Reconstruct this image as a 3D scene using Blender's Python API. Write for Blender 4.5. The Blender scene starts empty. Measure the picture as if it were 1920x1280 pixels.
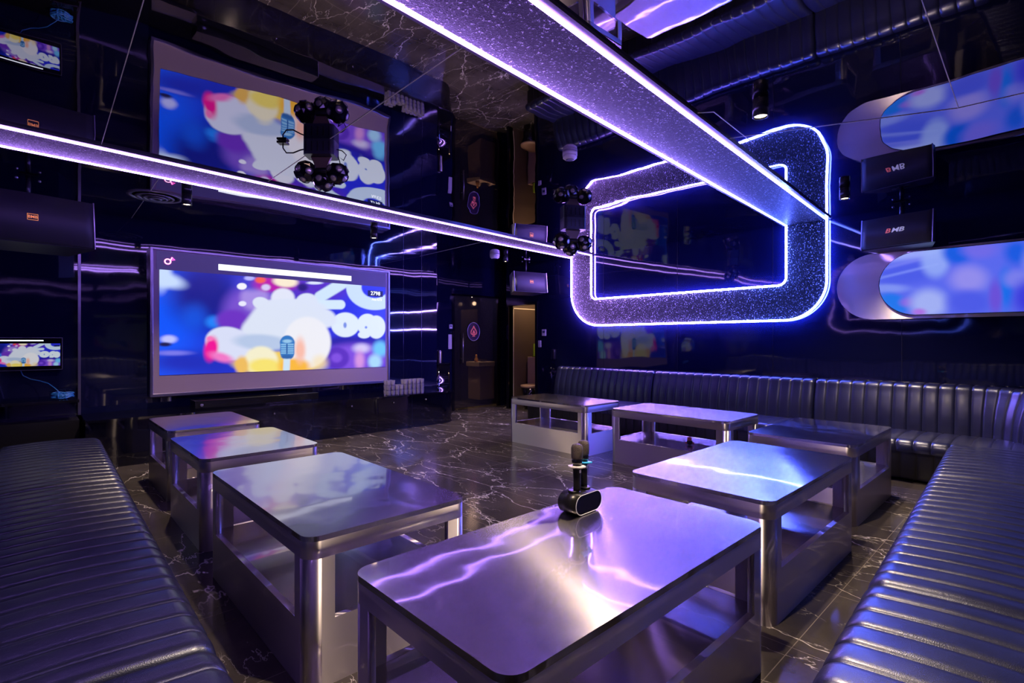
import bpy, bmesh, math, random
import numpy as np
from mathutils import Vector, Matrix
random.seed(7)
PI = math.pi
sc = bpy.context.scene
C = sc.collection

# ------------------------------------------------------------------ camera, world, exposure
H = 1.35                                    # eye height
YAW = math.radians(46.8)
FWD = Vector((math.cos(YAW), math.sin(YAW), 0))
RGT = Vector((math.sin(YAW), -math.cos(YAW), 0))
FPX, CX, HY = 966.0, 960.0, 638.5
cam_d = bpy.data.cameras.new('camera')
cam_d.sensor_width = 36; cam_d.lens = FPX / 1920 * 36
cam_d.shift_y = (HY - 640) / 1920 * -1 * -1
cam_d.clip_start = 0.02
cam = bpy.data.objects.new('camera', cam_d); C.objects.link(cam)
cam.location = (0, 0, H)
cam.rotation_euler = (PI / 2, 0, YAW - PI / 2)
sc.camera = cam
w = bpy.data.worlds.new('world'); sc.world = w; w.use_nodes = True
w.node_tree.nodes['Background'].inputs[0].default_value = (0.02, 0.02, 0.05, 1)
w.node_tree.nodes['Background'].inputs[1].default_value = 0.05
sc.view_settings.view_transform = 'Standard'; sc.view_settings.look = 'None'
sc.view_settings.gamma = 1; sc.view_settings.use_curve_mapping = False
sc.view_settings.exposure = 1.1
cy = sc.cycles
cy.max_bounces = 10; cy.glossy_bounces = 8; cy.diffuse_bounces = 3; cy.transmission_bounces = 8
cy.sample_clamp_indirect = 6; cy.sample_clamp_direct = 0
cy.caustics_reflective = True; cy.caustics_refractive = False; cy.blur_glossy = 0.3
cy.use_denoising = True
try: cy.denoiser = 'OPENIMAGEDENOISE'
except Exception: pass

# room dimensions
CEIL = H + 1.465
XR, YB, XL, YF = 7.0, 7.6, -0.45, -0.45

# light levels
K_STRIP, K_SCREEN, K_SPOT = 11.0, .46, 110.0

# ------------------------------------------------------------------ helpers
def s2l(c):
    return tuple((x / 12.92 if x <= 0.04045 else ((x + 0.055) / 1.055) ** 2.4) for x in [v / 255 for v in c])

def mat(name, base=(.5, .5, .5), rough=.5, metal=0., ior=1.5, emit=None, es=0., coat=0., aniso=0., spec=.5, trans=0., alpha=1.):
    m = bpy.data.materials.new(name); m.use_nodes = True
    b = m.node_tree.nodes['Principled BSDF']
    b.inputs['Base Color'].default_value = (*base, 1); b.inputs['Roughness'].default_value = rough
    b.inputs['Metallic'].default_value = metal; b.inputs['IOR'].default_value = ior
    b.inputs['Coat Weight'].default_value = coat; b.inputs['Coat Roughness'].default_value = .03
    b.inputs['Anisotropic'].default_value = aniso
    b.inputs['Specular IOR Level'].default_value = spec
    b.inputs['Transmission Weight'].default_value = trans
    if emit:
        b.inputs['Emission Color'].default_value = (*emit, 1); b.inputs['Emission Strength'].default_value = es
    return m

def nodes(m): return m.node_tree.nodes, m.node_tree.links, m.node_tree.nodes['Principled BSDF']

def N(m, t, **kw):
    n = m.node_tree.nodes.new(t)
    for k, v in kw.items():
        if k in n.inputs.keys() if isinstance(k, str) else False: n.inputs[k].default_value = v
        else: setattr(n, k, v)
    return n

def coords(m, scale=(1, 1, 1), kind='Object'):
    ns, ls, b = nodes(m)
    tc = ns.new('ShaderNodeTexCoord'); mp = ns.new('ShaderNodeMapping')
    mp.inputs['Scale'].default_value = scale
    ls.new(tc.outputs[kind], mp.inputs[0])
    return mp.outputs[0]

def noise(m, vec, scale, detail=2, rough=.5, dist=0.):
    n = m.node_tree.nodes.new('ShaderNodeTexNoise')
    n.inputs['Scale'].default_value = scale; n.inputs['Detail'].default_value = detail
    n.inputs['Roughness'].default_value = rough; n.inputs['Distortion'].default_value = dist
    m.node_tree.links.new(vec, n.inputs['Vector'])
    return n

def bump(m, h, dist, strength=1., prev=None):
    n = m.node_tree.nodes.new('ShaderNodeBump')
    n.inputs['Distance'].default_value = dist; n.inputs['Strength'].default_value = strength
    m.node_tree.links.new(h, n.inputs['Height'])
    if prev: m.node_tree.links.new(prev, n.inputs['Normal'])
    return n.outputs[0]

def ramp(m, fac, stops, interp='LINEAR'):
    n = m.node_tree.nodes.new('ShaderNodeValToRGB'); n.color_ramp.interpolation = interp
    e = n.color_ramp.elements
    while len(e) < len(stops): e.new(.5)
    for i, (p, c) in enumerate(stops):
        e[i].position = p; e[i].color = (*c, 1) if len(c) == 3 else c
    m.node_tree.links.new(fac, n.inputs[0])
    return n.outputs[0]

def math_(m, op, a, b=None, c=None):
    n = m.node_tree.nodes.new('ShaderNodeMath'); n.operation = op
    for i, v in enumerate((a, b, c)):
        if v is None: continue
        if isinstance(v, (int, float)): n.inputs[i].default_value = v
        else: m.node_tree.links.new(v, n.inputs[i])
    return n.outputs[0]

# mesh helpers -------------------------------------------------------
def box(bm, x0, x1, y0, y1, z0, z1, bev=0):
    vs = [bm.verts.new((x, y, z)) for x in (x0, x1) for y in (y0, y1) for z in (z0, z1)]
    f = [(0, 1, 3, 2), (4, 6, 7, 5), (0, 4, 5, 1), (2, 3, 7, 6), (0, 2, 6, 4), (1, 5, 7, 3)]
    fs = [bm.faces.new([vs[i] for i in q]) for q in f]
    if bev:
        es = list({e for q in fs for e in q.edges})
        bmesh.ops.bevel(bm, geom=es, offset=bev, segments=2, profile=.5, affect='EDGES')
    return fs

def xform(bm, verts_before, M):
    for v in list(bm.verts)[verts_before:]: v.co = M @ v.co

def cyl(bm, p0, p1, r0, r1=None, n=24, cap=True):
    r1 = r0 if r1 is None else r1
    p0 = Vector(p0); p1 = Vector(p1); d = (p1 - p0).normalized()
    a = d.orthogonal().normalized(); b = d.cross(a)
    A = [bm.verts.new(p0 + r0 * (math.cos(t) * a + math.sin(t) * b)) for t in [2 * PI * i / n for i in range(n)]]
    B = [bm.verts.new(p1 + r1 * (math.cos(t) * a + math.sin(t) * b)) for t in [2 * PI * i / n for i in range(n)]]
    for i in range(n):
        j = (i + 1) % n; f = bm.faces.new((A[i], A[j], B[j], B[i])); f.smooth = True
    if cap: bm.faces.new(A[::-1]); bm.faces.new(B)

def tube(bm, pts, r, n=8, closed=False):
    pts = [Vector(p) for p in pts]; rings = []
    m = len(pts); prev = None
    for i, p in enumerate(pts):
        d = (pts[(i + 1) % m] - pts[i - 1]) if (closed or 0 < i < m - 1) else (pts[1] - pts[0] if i == 0 else pts[-1] - pts[-2])
        d.normalize()
        a = d.orthogonal().normalized() if prev is None else (prev - d * prev.dot(d)).normalized()
        prev = a; b = d.cross(a)
        rings.append([bm.verts.new(p + r * (math.cos(t) * a + math.sin(t) * b)) for t in [2 * PI * k / n for k in range(n)]])
    for i in range(m if closed else m - 1):
        A, B = rings[i], rings[(i + 1) % m]
        for k in range(n):
            f = bm.faces.new((A[k], A[(k + 1) % n], B[(k + 1) % n], B[k])); f.smooth = True
    if not closed: bm.faces.new(rings[0][::-1]); bm.faces.new(rings[-1])

def lathe(bm, prof, n=32, o=(0, 0, 0), M=None):
    rings = []
    o = Vector(o)
    for r, z in prof:
        ring = []
        for k in range(n):
            t = 2 * PI * k / n; v = Vector((r * math.cos(t), r * math.sin(t), z))
            if M: v = M @ v
            ring.append(bm.verts.new(o + v))
        rings.append(ring)
    for A, B in zip(rings, rings[1:]):
        for k in range(n):
            f = bm.faces.new((A[k], A[(k + 1) % n], B[(k + 1) % n], B[k])); f.smooth = True
    bm.faces.new(rings[0][::-1]); bm.faces.new(rings[-1])

def prism(bm, pts, vec, smooth=False):
    """closed polygon pts extruded by vec"""
    vec = Vector(vec)
    A = [bm.verts.new(p) for p in pts]; B = [bm.verts.new(Vector(p) + vec) for p in pts]
    n = len(pts)
    bm.faces.new(A[::-1]); bm.faces.new(B)
    for i in range(n):
        f = bm.faces.new((A[i], A[(i + 1) % n], B[(i + 1) % n], B[i])); f.smooth = smooth

def rrect(x0, x1, y0, y1, r, n=8):
    out = []
    for cx, cy_, a0 in ((x1 - r, y1 - r, 0), (x0 + r, y1 - r, 90), (x0 + r, y0 + r, 180), (x1 - r, y0 + r, 270)):
        for i in range(n + 1):
            a = math.radians(a0 + 90 * i / n); out.append((cx + r * math.cos(a), cy_ + r * math.sin(a)))
    return out

def obj(name, bm, m=None, parent=None, smooth=False, keep=True):
    me = bpy.data.meshes.new(name)
    if isinstance(bm, bpy.types.Mesh): me = bm
    else:
        bmesh.ops.recalc_face_normals(bm, faces=bm.faces[:])
        if smooth:
            for f in bm.faces: f.smooth = True
        bm.to_mesh(me); bm.free()
    if m: me.materials.append(m)
    o = bpy.data.objects.new(name, me); C.objects.link(o)
    if parent:
        o.parent = parent
    return o

def struct(name, bm, m, parent=None):
    o = obj(name, bm, m, parent)
    if not parent: o['kind'] = 'structure'
    return o

def tag(o, label, cat, group=None, kind=None):
    o['label'] = label; o['category'] = cat
    if group: o['group'] = group
    if kind: o['kind'] = kind
    return o

def thing(name, label, cat, loc=(0, 0, 0), rz=0, group=None):
    o = bpy.data.objects.new(name, None); C.objects.link(o); o.empty_display_size = .1
    o.location = loc; o.rotation_euler = (0, 0, rz)
    return tag(o, label, cat, group)

def dup(root, loc=None, rz=None, label=None, group=None):
    r = root.copy(); C.objects.link(r)
    if loc is not None: r.location = loc
    if rz is not None: r.rotation_euler = (0, 0, rz)
    if label: r['label'] = label
    if group: r['group'] = group
    def kids(a, b):
        for ch in list(a.children):
            if ch.type == 'LIGHT': pass
            c = ch.copy(); C.objects.link(c); c.parent = b; kids(ch, c)
    kids(root, r)
    return r

def text(name, s, size, M, m, parent=None, depth=.001, shear=0., xs=1.):
    cu = bpy.data.curves.new(name, 'FONT'); cu.body = s; cu.size = size; cu.extrude = depth
    cu.align_x = 'CENTER'; cu.align_y = 'CENTER'; cu.shear = shear; cu.offset = size * .012
    t = bpy.data.objects.new(name, cu); C.objects.link(t)
    dg = bpy.context.evaluated_depsgraph_get(); dg.update()
    me = bpy.data.meshes.new_from_object(t.evaluated_get(dg))
    bpy.data.objects.remove(t); bpy.data.curves.remove(cu)
    me.transform(M @ Matrix.Diagonal((xs, 1, 1, 1)))
    me.materials.clear(); me.name = name
    return obj(name, me, m, parent)

def basis(o, ex, ey):
    """matrix with local x -> ex, y -> ey, z -> ex x ey"""
    ex = Vector(ex).normalized(); ey = Vector(ey).normalized(); ez = ex.cross(ey)
    M = Matrix.Identity(4)
    for i, e in enumerate((ex, ey, ez)):
        for j in range(3): M[j][i] = e[j]
    for j in range(3): M[j][3] = o[j]
    return M

def bm_(): return bmesh.new()

# ------------------------------------------------------------------ materials
def wave_gloss(name, base, ior, rough, amp, sc_=1.0, metal=0.):
    m = mat(name, base, rough, metal, ior)
    v = coords(m)
    n = noise(m, v, 1.3 * sc_, 1.5, .4)
    n2 = noise(m, v, 5.5 * sc_, 1, .4)
    b1 = bump(m, n.outputs[0], amp)
    b2 = bump(m, n2.outputs[0], amp * .045, 1, b1)
    m.node_tree.links.new(b2, m.node_tree.nodes['Principled BSDF'].inputs['Normal'])
    return m
M_WALL = wave_gloss('black_gloss_panel', (.004, .005, .028), 1.62, .035, .005)
M_CEIL = mat('mirror_film', (.40, .37, .46), .012, 1.0)
def _c():
    v = coords(M_CEIL); n = noise(M_CEIL, v, .9, 1.2, .4); n2 = noise(M_CEIL, v, 4.0, 1, .4)
    b = bump(M_CEIL, n.outputs[0], .010); b = bump(M_CEIL, n2.outputs[0], .0006, 1, b)
    M_CEIL.node_tree.links.new(b, M_CEIL.node_tree.nodes['Principled BSDF'].inputs['Normal'])
_c()
M_BLACK = mat('black_satin', (.006, .006, .008), .35)
M_BLACKG = mat('black_gloss', (.004, .004, .007), .08, ior=1.6)
M_TRIM = mat('aluminium_trim', (.35, .33, .42), .28, 1.0)
M_SEAM = mat('seam_line', (.75, .68, .62), .4, .3)
M_CHROME = mat('chrome', (.8, .8, .85), .12, 1.0)

def marble():
    m = mat('black_marble_tile', (.02, .018, .018), .16, ior=1.55)
    ns, ls, b = nodes(m)
    v = coords(m)
    def vein(scale, width, seed, dist, stretch):
        mp = ns.new('ShaderNodeMapping'); mp.inputs['Location'].default_value = (seed, seed * 1.7, 0)
        mp.inputs['Scale'].default_value = stretch; mp.inputs['Rotation'].default_value = (0, 0, -.5)
        ls.new(v, mp.inputs[0])
        wn = noise(m, mp.outputs[0], scale * 2.2, 4, .65)
        ad = ns.new('ShaderNodeMixRGB'); ad.blend_type = 'LINEAR_LIGHT'; ad.inputs[0].default_value = dist
        ls.new(mp.outputs[0], ad.inputs[1]); ls.new(wn.outputs['Color'], ad.inputs[2])
        vo = ns.new('ShaderNodeTexVoronoi'); vo.feature = 'DISTANCE_TO_EDGE'; vo.inputs['Scale'].default_value = scale
        ls.new(ad.outputs[0], vo.inputs['Vector'])
        return ramp(m, vo.outputs[0], [(0, (1, 1, 1)), (width * .35, (.5, .5, .5)), (width, (0, 0, 0))])
    a = vein(1.7, .006, 3.1, .11, (1.0, .42, 1)); c = vein(4.2, .010, 9.2, .08, (1, .38, 1))
    mask = ramp(m, noise(m, v, 2.3, 2).outputs[0], [(.42, (0, 0, 0)), (.56, (1, 1, 1))])
    mask2 = ramp(m, noise(m, v, 1.3, 2).outputs[0], [(.36, (.12, .12, .12)), (.52, (1, 1, 1))])
    f = math_(m, 'ADD', math_(m, 'MULTIPLY', a, mask2), math_(m, 'MULTIPLY', math_(m, 'MULTIPLY', c, mask), .75))
    # joints: X = 2.45 + .68k ; Y = 2.85 + .68k
    sp = ns.new('ShaderNodeSeparateXYZ'); ls.new(v, sp.inputs[0])
    def joint(ch, off):
        t = math_(m, 'FRACT', math_(m, 'DIVIDE', math_(m, 'ADD', sp.outputs[ch], 68 - off), .68))
        d = math_(m, 'ABSOLUTE', math_(m, 'SUBTRACT', t, .5))
        return math_(m, 'GREATER_THAN', d, .5 - .0028)
    j = math_(m, 'MAXIMUM', joint(0, 2.45), joint(1, 2.85))
    fog = ramp(m, noise(m, v, 1.7, 5, .6).outputs[0], [(.3, (.030, .026, .026)), (.75, (.090, .078, .072))])
    mx = ns.new('ShaderNodeMixRGB'); ls.new(math_(m, 'MINIMUM', f, 1), mx.inputs[0]); ls.new(fog, mx.inputs[1]); mx.inputs[2].default_value = (.75, .70, .66, 1)
    mj = ns.new('ShaderNodeMixRGB'); ls.new(math_(m, 'MULTIPLY', j, .75), mj.inputs[0]); ls.new(mx.outputs[0], mj.inputs[1]); mj.inputs[2].default_value = (.22, .19, .17, 1)
    ls.new(mj.outputs[0], b.inputs['Base Color'])
    return m
M_FLOOR = marble()

def steel(name, tangent, base=(.74, .69, .73)):
    m = mat(name, base, .30, 1.0, aniso=1.0)
    ns, ls, b = nodes(m)
    if tangent == 'top':
        vt = ns.new('ShaderNodeVectorTransform'); vt.vector_type = 'VECTOR'; vt.convert_from = 'OBJECT'; vt.convert_to = 'WORLD'
        vt.inputs[0].default_value = (0, 1, 0); ls.new(vt.outputs[0], b.inputs['Tangent']); st = (3.0, 700, 3)
    else:
        cb = ns.new('ShaderNodeCombineXYZ'); cb.inputs[2].default_value = 1; ls.new(cb.outputs[0], b.inputs['Tangent']); st = (3, 3, 700)
    v = coords(m, st)
    n = noise(m, v, 1.0, 3, .6)
    r = ramp(m, n.outputs[0], [(.25, (.21, .21, .21)), (.75, (.235, .235, .235))] if tangent == 'top' else [(.25, (.42, .42, .42)), (.75, (.50, .50, .50))])
    ls.new(r, b.inputs['Roughness'])
    v2 = coords(m); n2 = noise(m, v2, 2.6, 1.5, .4)
    wav = bump(m, n2.outputs[0], .0045)
    ls.new(wav, b.inputs['Normal'])
    gl = ns.new('ShaderNodeBsdfGlossy'); gl.inputs['Color'].default_value = (*[c * .95 for c in base], 1); gl.inputs['Roughness'].default_value = .045
    ls.new(wav, gl.inputs['Normal'])
    mx = ns.new('ShaderNodeMixShader'); mx.inputs[0].default_value = .28 if tangent == 'top' else .18
    ls.new(b.outputs[0], mx.inputs[1]); ls.new(gl.outputs[0], mx.inputs[2])
    ls.new(mx.outputs[0], ns['Material Output'].inputs[0])
    return m
M_STEELT = steel('brushed_steel_top', 'top', (.62, .58, .63)); M_STEELS = steel('brushed_steel_side', 'side')

def leather():
    m = mat('black_leather', (.007, .008, .030), .38, ior=1.55)
    ns, ls, b = nodes(m)
    v = coords(m)
    vo = ns.new('ShaderNodeTexVoronoi'); vo.inputs['Scale'].default_value = 330; ls.new(v, vo.inputs['Vector'])
    n = noise(m, v, 9, 2)
    bb = bump(m, vo.outputs[0], .0006, .5); b2 = bump(m, n.outputs[0], .003, .6, bb)
    ls.new(b2, b.inputs['Normal'])
    ls.new(ramp(m, noise(m, v, 4, 2).outputs[0], [(.3, (.29, .29, .29)), (.7, (.38, .38, .38))]), b.inputs['Roughness'])
    b.inputs['Specular IOR Level'].default_value = .75; b.inputs['Specular Tint'].default_value = (.72, .78, 1, 1); b.inputs['Coat Weight'].default_value = .25; b.inputs['Coat Roughness'].default_value = .2
    return m
M_LEATH = leather()

def flock():
    m = mat('glitter_flock', (.10, .10, .12), .40, .2, spec=.06)
    ns, ls, b = nodes(m)
    v = coords(m)
    n = noise(m, v, 62, 3, .7); n1 = noise(m, v, 170, 2, .6)
    bb = bump(m, n.outputs[0], .03); bb = bump(m, n1.outputs[0], .012, 1, bb)
    ls.new(bb, b.inputs['Normal'])
    ls.new(ramp(m, n.outputs[0], [(.50, (.0015, .0015, .002)), (.59, (.012, .011, .014)), (.68, (.9, .88, .92))]), b.inputs['Base Color'])
    return m
M_FLOCK = flock()
M_RIBEDGE = mat('ribbon_edge_panel', (.10, .085, .13), .25, .3)

def strip_mat(name, grad=False, axis=1, a=5.4, b_=2.6, k=8.0, c0=(.42, .22, 1.0), c1=(.08, .13, 1.0)):
    m = mat(name, (.1, .1, .1), .5); ns, ls, b = nodes(m)
    b.inputs['Base Color'].default_value = (.6, .6, .65, 1)
    b.inputs['Emission Strength'].default_value = K_STRIP * (k if grad else 1)
    if grad:
        tc = ns.new('ShaderNodeTexCoord'); sp = ns.new('ShaderNodeSeparateXYZ'); ls.new(tc.outputs['Object'], sp.inputs[0])
        mr = ns.new('ShaderNodeMapRange'); mr.inputs[1].default_value = a; mr.inputs[2].default_value = b_
        ls.new(sp.outputs[axis], mr.inputs[0])
        ls.new(ramp(m, mr.outputs[0], [(0, c0), (1, c1)]), b.inputs['Emission Color'])
    else: b.inputs['Emission Color'].default_value = (*c0, 1)
    return m
M_STRIPC = strip_mat('purple_strip_light'); M_STRIPW = strip_mat('blue_strip_light', True); M_STRIPR = strip_mat('violet_to_blue_strip_light', True, 0, 2.0, 6.4, 1.4)
M_WARM = mat('warm_lamp_face', (1, .9, .7), .5, emit=(1, .72, .42), es=9)

# ------------------------------------------------------------------ room shell
bm = bm_(); box(bm, XL - .1, 8.4, YF - .1, 9.6, -.1, 0); struct('floor', bm, M_FLOOR)
bm = bm_(); box(bm, XL - .1, 8.4, YF - .1, 9.6, CEIL, CEIL + .1); struct('ceiling', bm, M_CEIL)
bm = bm_(); box(bm, XL - .1, XL, YF - .1, YB + .2, 0, CEIL); struct('wall_left', bm, M_WALL)
bm = bm_(); box(bm, XL, XR + .1, YF - .1, YF, 0, CEIL); struct('wall_front', bm, M_WALL)
# right wall with the doorway
DY0, DY1, DZ = 6.79, 7.53, 2.04
bm = bm_(); box(bm, XR, XR + .1, YF, DY0, 0, CEIL); box(bm, XR, XR + .1, DY1, 7.62, 0, CEIL); box(bm, XR, XR + .1, DY0, DY1, DZ, CEIL)
struct('wall_right', bm, M_WALL)
# back wall (screen wall) and the entrance recess to its right
bm = bm_(); box(bm, .416, 5.3, YB, YB + .1, 0, CEIL); box(bm, 5.2, 5.3, YB + .1, 8.02, 0, CEIL); box(bm, XL, .416, YB - .06, YB + .1, 0, CEIL)
struct('wall_back', bm, M_WALL)
bm = bm_(); box(bm, 7.5, 7.6, 7.72, 9.3, 0, CEIL); box(bm, XR + .1, 7.6, 7.62, 7.72, 0, CEIL); box(bm, 5.2, 7.6, 9.3, 9.4, 0, CEIL); box(bm, 5.2, 5.3, 8.02, 9.3, 0, CEIL); box(bm, 5.3, 7.5, 8.0, 8.06, 2.25, CEIL); box(bm, 5.3, 5.93, 8.0, 8.06, 0, 2.25); box(bm, 7.17, 7.5, 8.0, 8.06, 0, 2.25)
struct('wall_entrance', bm, M_WALL)
# washroom behind the doorway
M_BROWN = mat('brown_wall', (.10, .070, .058), .35)
bm = bm_(); box(bm, 7.1, 8.3, 7.56, 7.62, 0, 2.5); box(bm, 8.2, 8.3, 6.5, 7.6, 0, 2.5); box(bm, 7.1, 8.3, 6.4, 6.5, 0, 2.5); box(bm, 7.1, 8.3, 6.5, 7.6, 2.4, 2.5)
struct('wall_washroom', bm, M_BROWN)
bm = bm_(); box(bm, 7.12, 8.2, 7.545, 7.56, 1.99, 2.01); box(bm, 7.12, 7.135, 7.545, 7.56, .1, 2.01); struct('trim_1', bm, mat('pale_trim', (.7, .6, .5), .4))
# doorway frame
bm = bm_()
for y0, y1 in ((DY0 - .05, DY0), (DY1, DY1 + .05)): box(bm, XR - .03, XR + .1, y0, y1, 0, DZ)
box(bm, XR - .03, XR + .1, DY0 - .05, DY1 + .05, DZ, DZ + .05); struct('door_1', bm, M_BLACKG)
# aluminium edge of the left panel, ceiling panel joints, wall panel joints
bm = bm_(); box(bm, .405, .43, YB - .09, YB, .52, CEIL); struct('trim_2', bm, M_TRIM)
tn = 3
def seam(x0, x1, y0, y1, z0, z1, m=M_SEAM):
    global tn
    bm = bm_(); box(bm, x0, x1, y0, y1, z0, z1); struct('trim_%d' % tn, bm, m); tn += 1
def cseam(p, q, wd=.004):
    global tn
    p = Vector((*p, CEIL)); q = Vector((*q, CEIL)); d = (q - p).normalized(); s = Vector((-d.y, d.x, 0)) * wd / 2
    bm = bm_(); prism(bm, [p + s, q + s, q - s, p - s], (0, 0, -.003)); struct('trim_%d' % tn, bm, M_SEAM); tn += 1
cseam((.31, YF), (.40, 5.0)); cseam((.85, 5.05), (.90, YB)); cseam((1.58, 1.9), (1.61, 5.1))
cseam((2.4, .40), (4.27, .44)); cseam((4.34, YF), (4.27, .44)); cseam((4.27, .44), (3.69, 1.66)); cseam((3.2, 1.52), (3.92, 1.56))
cseam((3.2, 1.52), (2.9, 1.9)); cseam((4.9, 5.3), (4.95, YB))
M_DSEAM = mat('dark_joint', (.03, .03, .06), .2, .6)
for y in (1.195, 2.54, 3.88, 5.22): seam(XR - .002, XR, y - .003, y + .003, 0, CEIL - .01, M_DSEAM)
for x in (4.62, 4.98): seam(x - .003, x + .003, YB - .002, YB, .5, CEIL - .01, M_DSEAM)

# ------------------------------------------------------------------ ceiling / wall light ribbon
def ribbon():
    t = thing('light_ribbon', 'glittery ribbon edged with purple and blue strip lights, looping from ceiling down the wall', 'ceiling light', (XR, 3.9, CEIL))
    def P(name, bm, m):
        o = obj(name, bm, m); o.parent = t; o.matrix_parent_inverse = Matrix.Translation((-XR, -3.9, -CEIL)); return o
    ZC = CEIL - .014
    yo1, yi1, yi2, yo2 = 5.877, 5.442, 2.363, 1.91
    zb, zi = 1.606, 2.05
    X0 = XR - .045
    n = 20
    def upath(ya, yb, z, ra, rb):
        pts = [(ya, ZC)]
        for i in range(n + 1):
            a = PI / 2 * i / n; pts.append((ya - ra + ra * math.cos(a), z + ra - ra * math.sin(a)))
        for i in range(n + 1):
            a = PI / 2 * i / n; pts.append((yb + rb - rb * math.sin(a), z + rb - rb * math.cos(a)))
        pts.append((yb, ZC)); return pts
    out = upath(yo1, yo2, zb, .58, .48); inn = upath(yi1, yi2, zi, .10, .10)
    bm = bm_()
    rows = [[bm.verts.new((x, y, z)) for y, z in L] for L in (out, inn) for x in (X0, XR)]
    # 0 out front, 1 out back, 2 in front, 3 in back
    for i in range(len(out) - 1):
        for a, b in ((0, 2), (1, 0), (2, 3)):
            bm.faces.new((rows[a][i], rows[b][i], rows[b][i + 1], rows[a][i + 1]))
    P('wall_panel', bm, M_FLOCK)
    for L, nm in ((out, 'outer'), (inn, 'inner')):
        bm = bm_(); tube(bm, [(X0 - .008, y, z) for y, z in L], .0125, 8); P('light_strip', bm, M_STRIPW)
    # ceiling runs: (y at X=-.45, y at wall) for both edges
    for (ya0, ya1, yb0, yb1, rs) in ((5.36, yo1, 4.876, yi1, .0080), (1.84, yi2, 1.39, yo2, .0110)):
        bm = bm_()
        q = [(XL, ya0), (X0, ya1), (X0, yb1), (XL, yb0)]
        prism(bm, [(x, y, ZC) for x, y in q], (0, 0, CEIL - ZC)); P('ceiling_panel', bm, M_FLOCK)
        for a, b, s in ((ya0, ya1, 1), (yb0, yb1, -1)):
            bm = bm_()
            prism(bm, [(XL, a, ZC - .004), (X0, b, ZC - .004), (X0, b + s * .045, ZC - .004), (XL, a + s * .045, ZC - .004)], (0, 0, CEIL - ZC + .004)); P('edge_panel', bm, M_RIBEDGE)
            bm = bm_(); tube(bm, [(XL, a, ZC - .008), (X0, b, ZC - .008)], rs, 8); P('light_strip', bm, M_STRIPC if rs < .01 else M_STRIPR)
    return t
ribbon()

# ------------------------------------------------------------------ screen pictures
def blob_image(px, py, base, blobs):
    col = np.zeros(px.shape + (3,)); col[:] = s2l(base)
    for b in blobs:
        kind = b[0]
        if kind == 'e':        # ellipse cx cy rx ry rot color soft alpha
            _, cx, cy_, rx, ry, rot, c, soft = b[:8]; al = b[8] if len(b) > 8 else 1
            a = math.radians(rot); dx = px - cx; dy = py - cy_
            u = (dx * math.cos(a) + dy * math.sin(a)) / rx; v = (-dx * math.sin(a) + dy * math.cos(a)) / ry
            d = np.sqrt(u * u + v * v)
            f = np.clip((1 + soft - d) / (2 * soft), 0, 1)
        elif kind == 'l':      # line x0 y0 x1 y1 w color soft
            _, x0, y0, x1, y1, wd, c, soft = b[:8]; al = b[8] if len(b) > 8 else 1
            L = (x1 - x0) ** 2 + (y1 - y0) ** 2
            t = np.clip(((px - x0) * (x1 - x0) + (py - y0) * (y1 - y0)) / L, 0, 1)
            d = np.sqrt((px - x0 - t * (x1 - x0)) ** 2 + (py - y0 - t * (y1 - y0)) ** 2) / wd
            f = np.clip((1 + soft - d) / (2 * soft), 0, 1)
        elif kind == 'r':      # ring cx cy rx ry thickness color soft
            _, cx, cy_, rx, ry, th, c, soft = b[:8]; al = b[8] if len(b) > 8 else 1
            d = np.abs(np.sqrt(((px - cx) / rx) ** 2 + ((py - cy_) / ry) ** 2) - 1) / th
            f = np.clip((1 + soft - d) / (2 * soft), 0, 1)
        f = (f * f * (3 - 2 * f) * al)[..., None]
        col = col * (1 - f) + np.array(s2l(c)) * f
    return col
W_ = (222, 230, 246)
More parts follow.
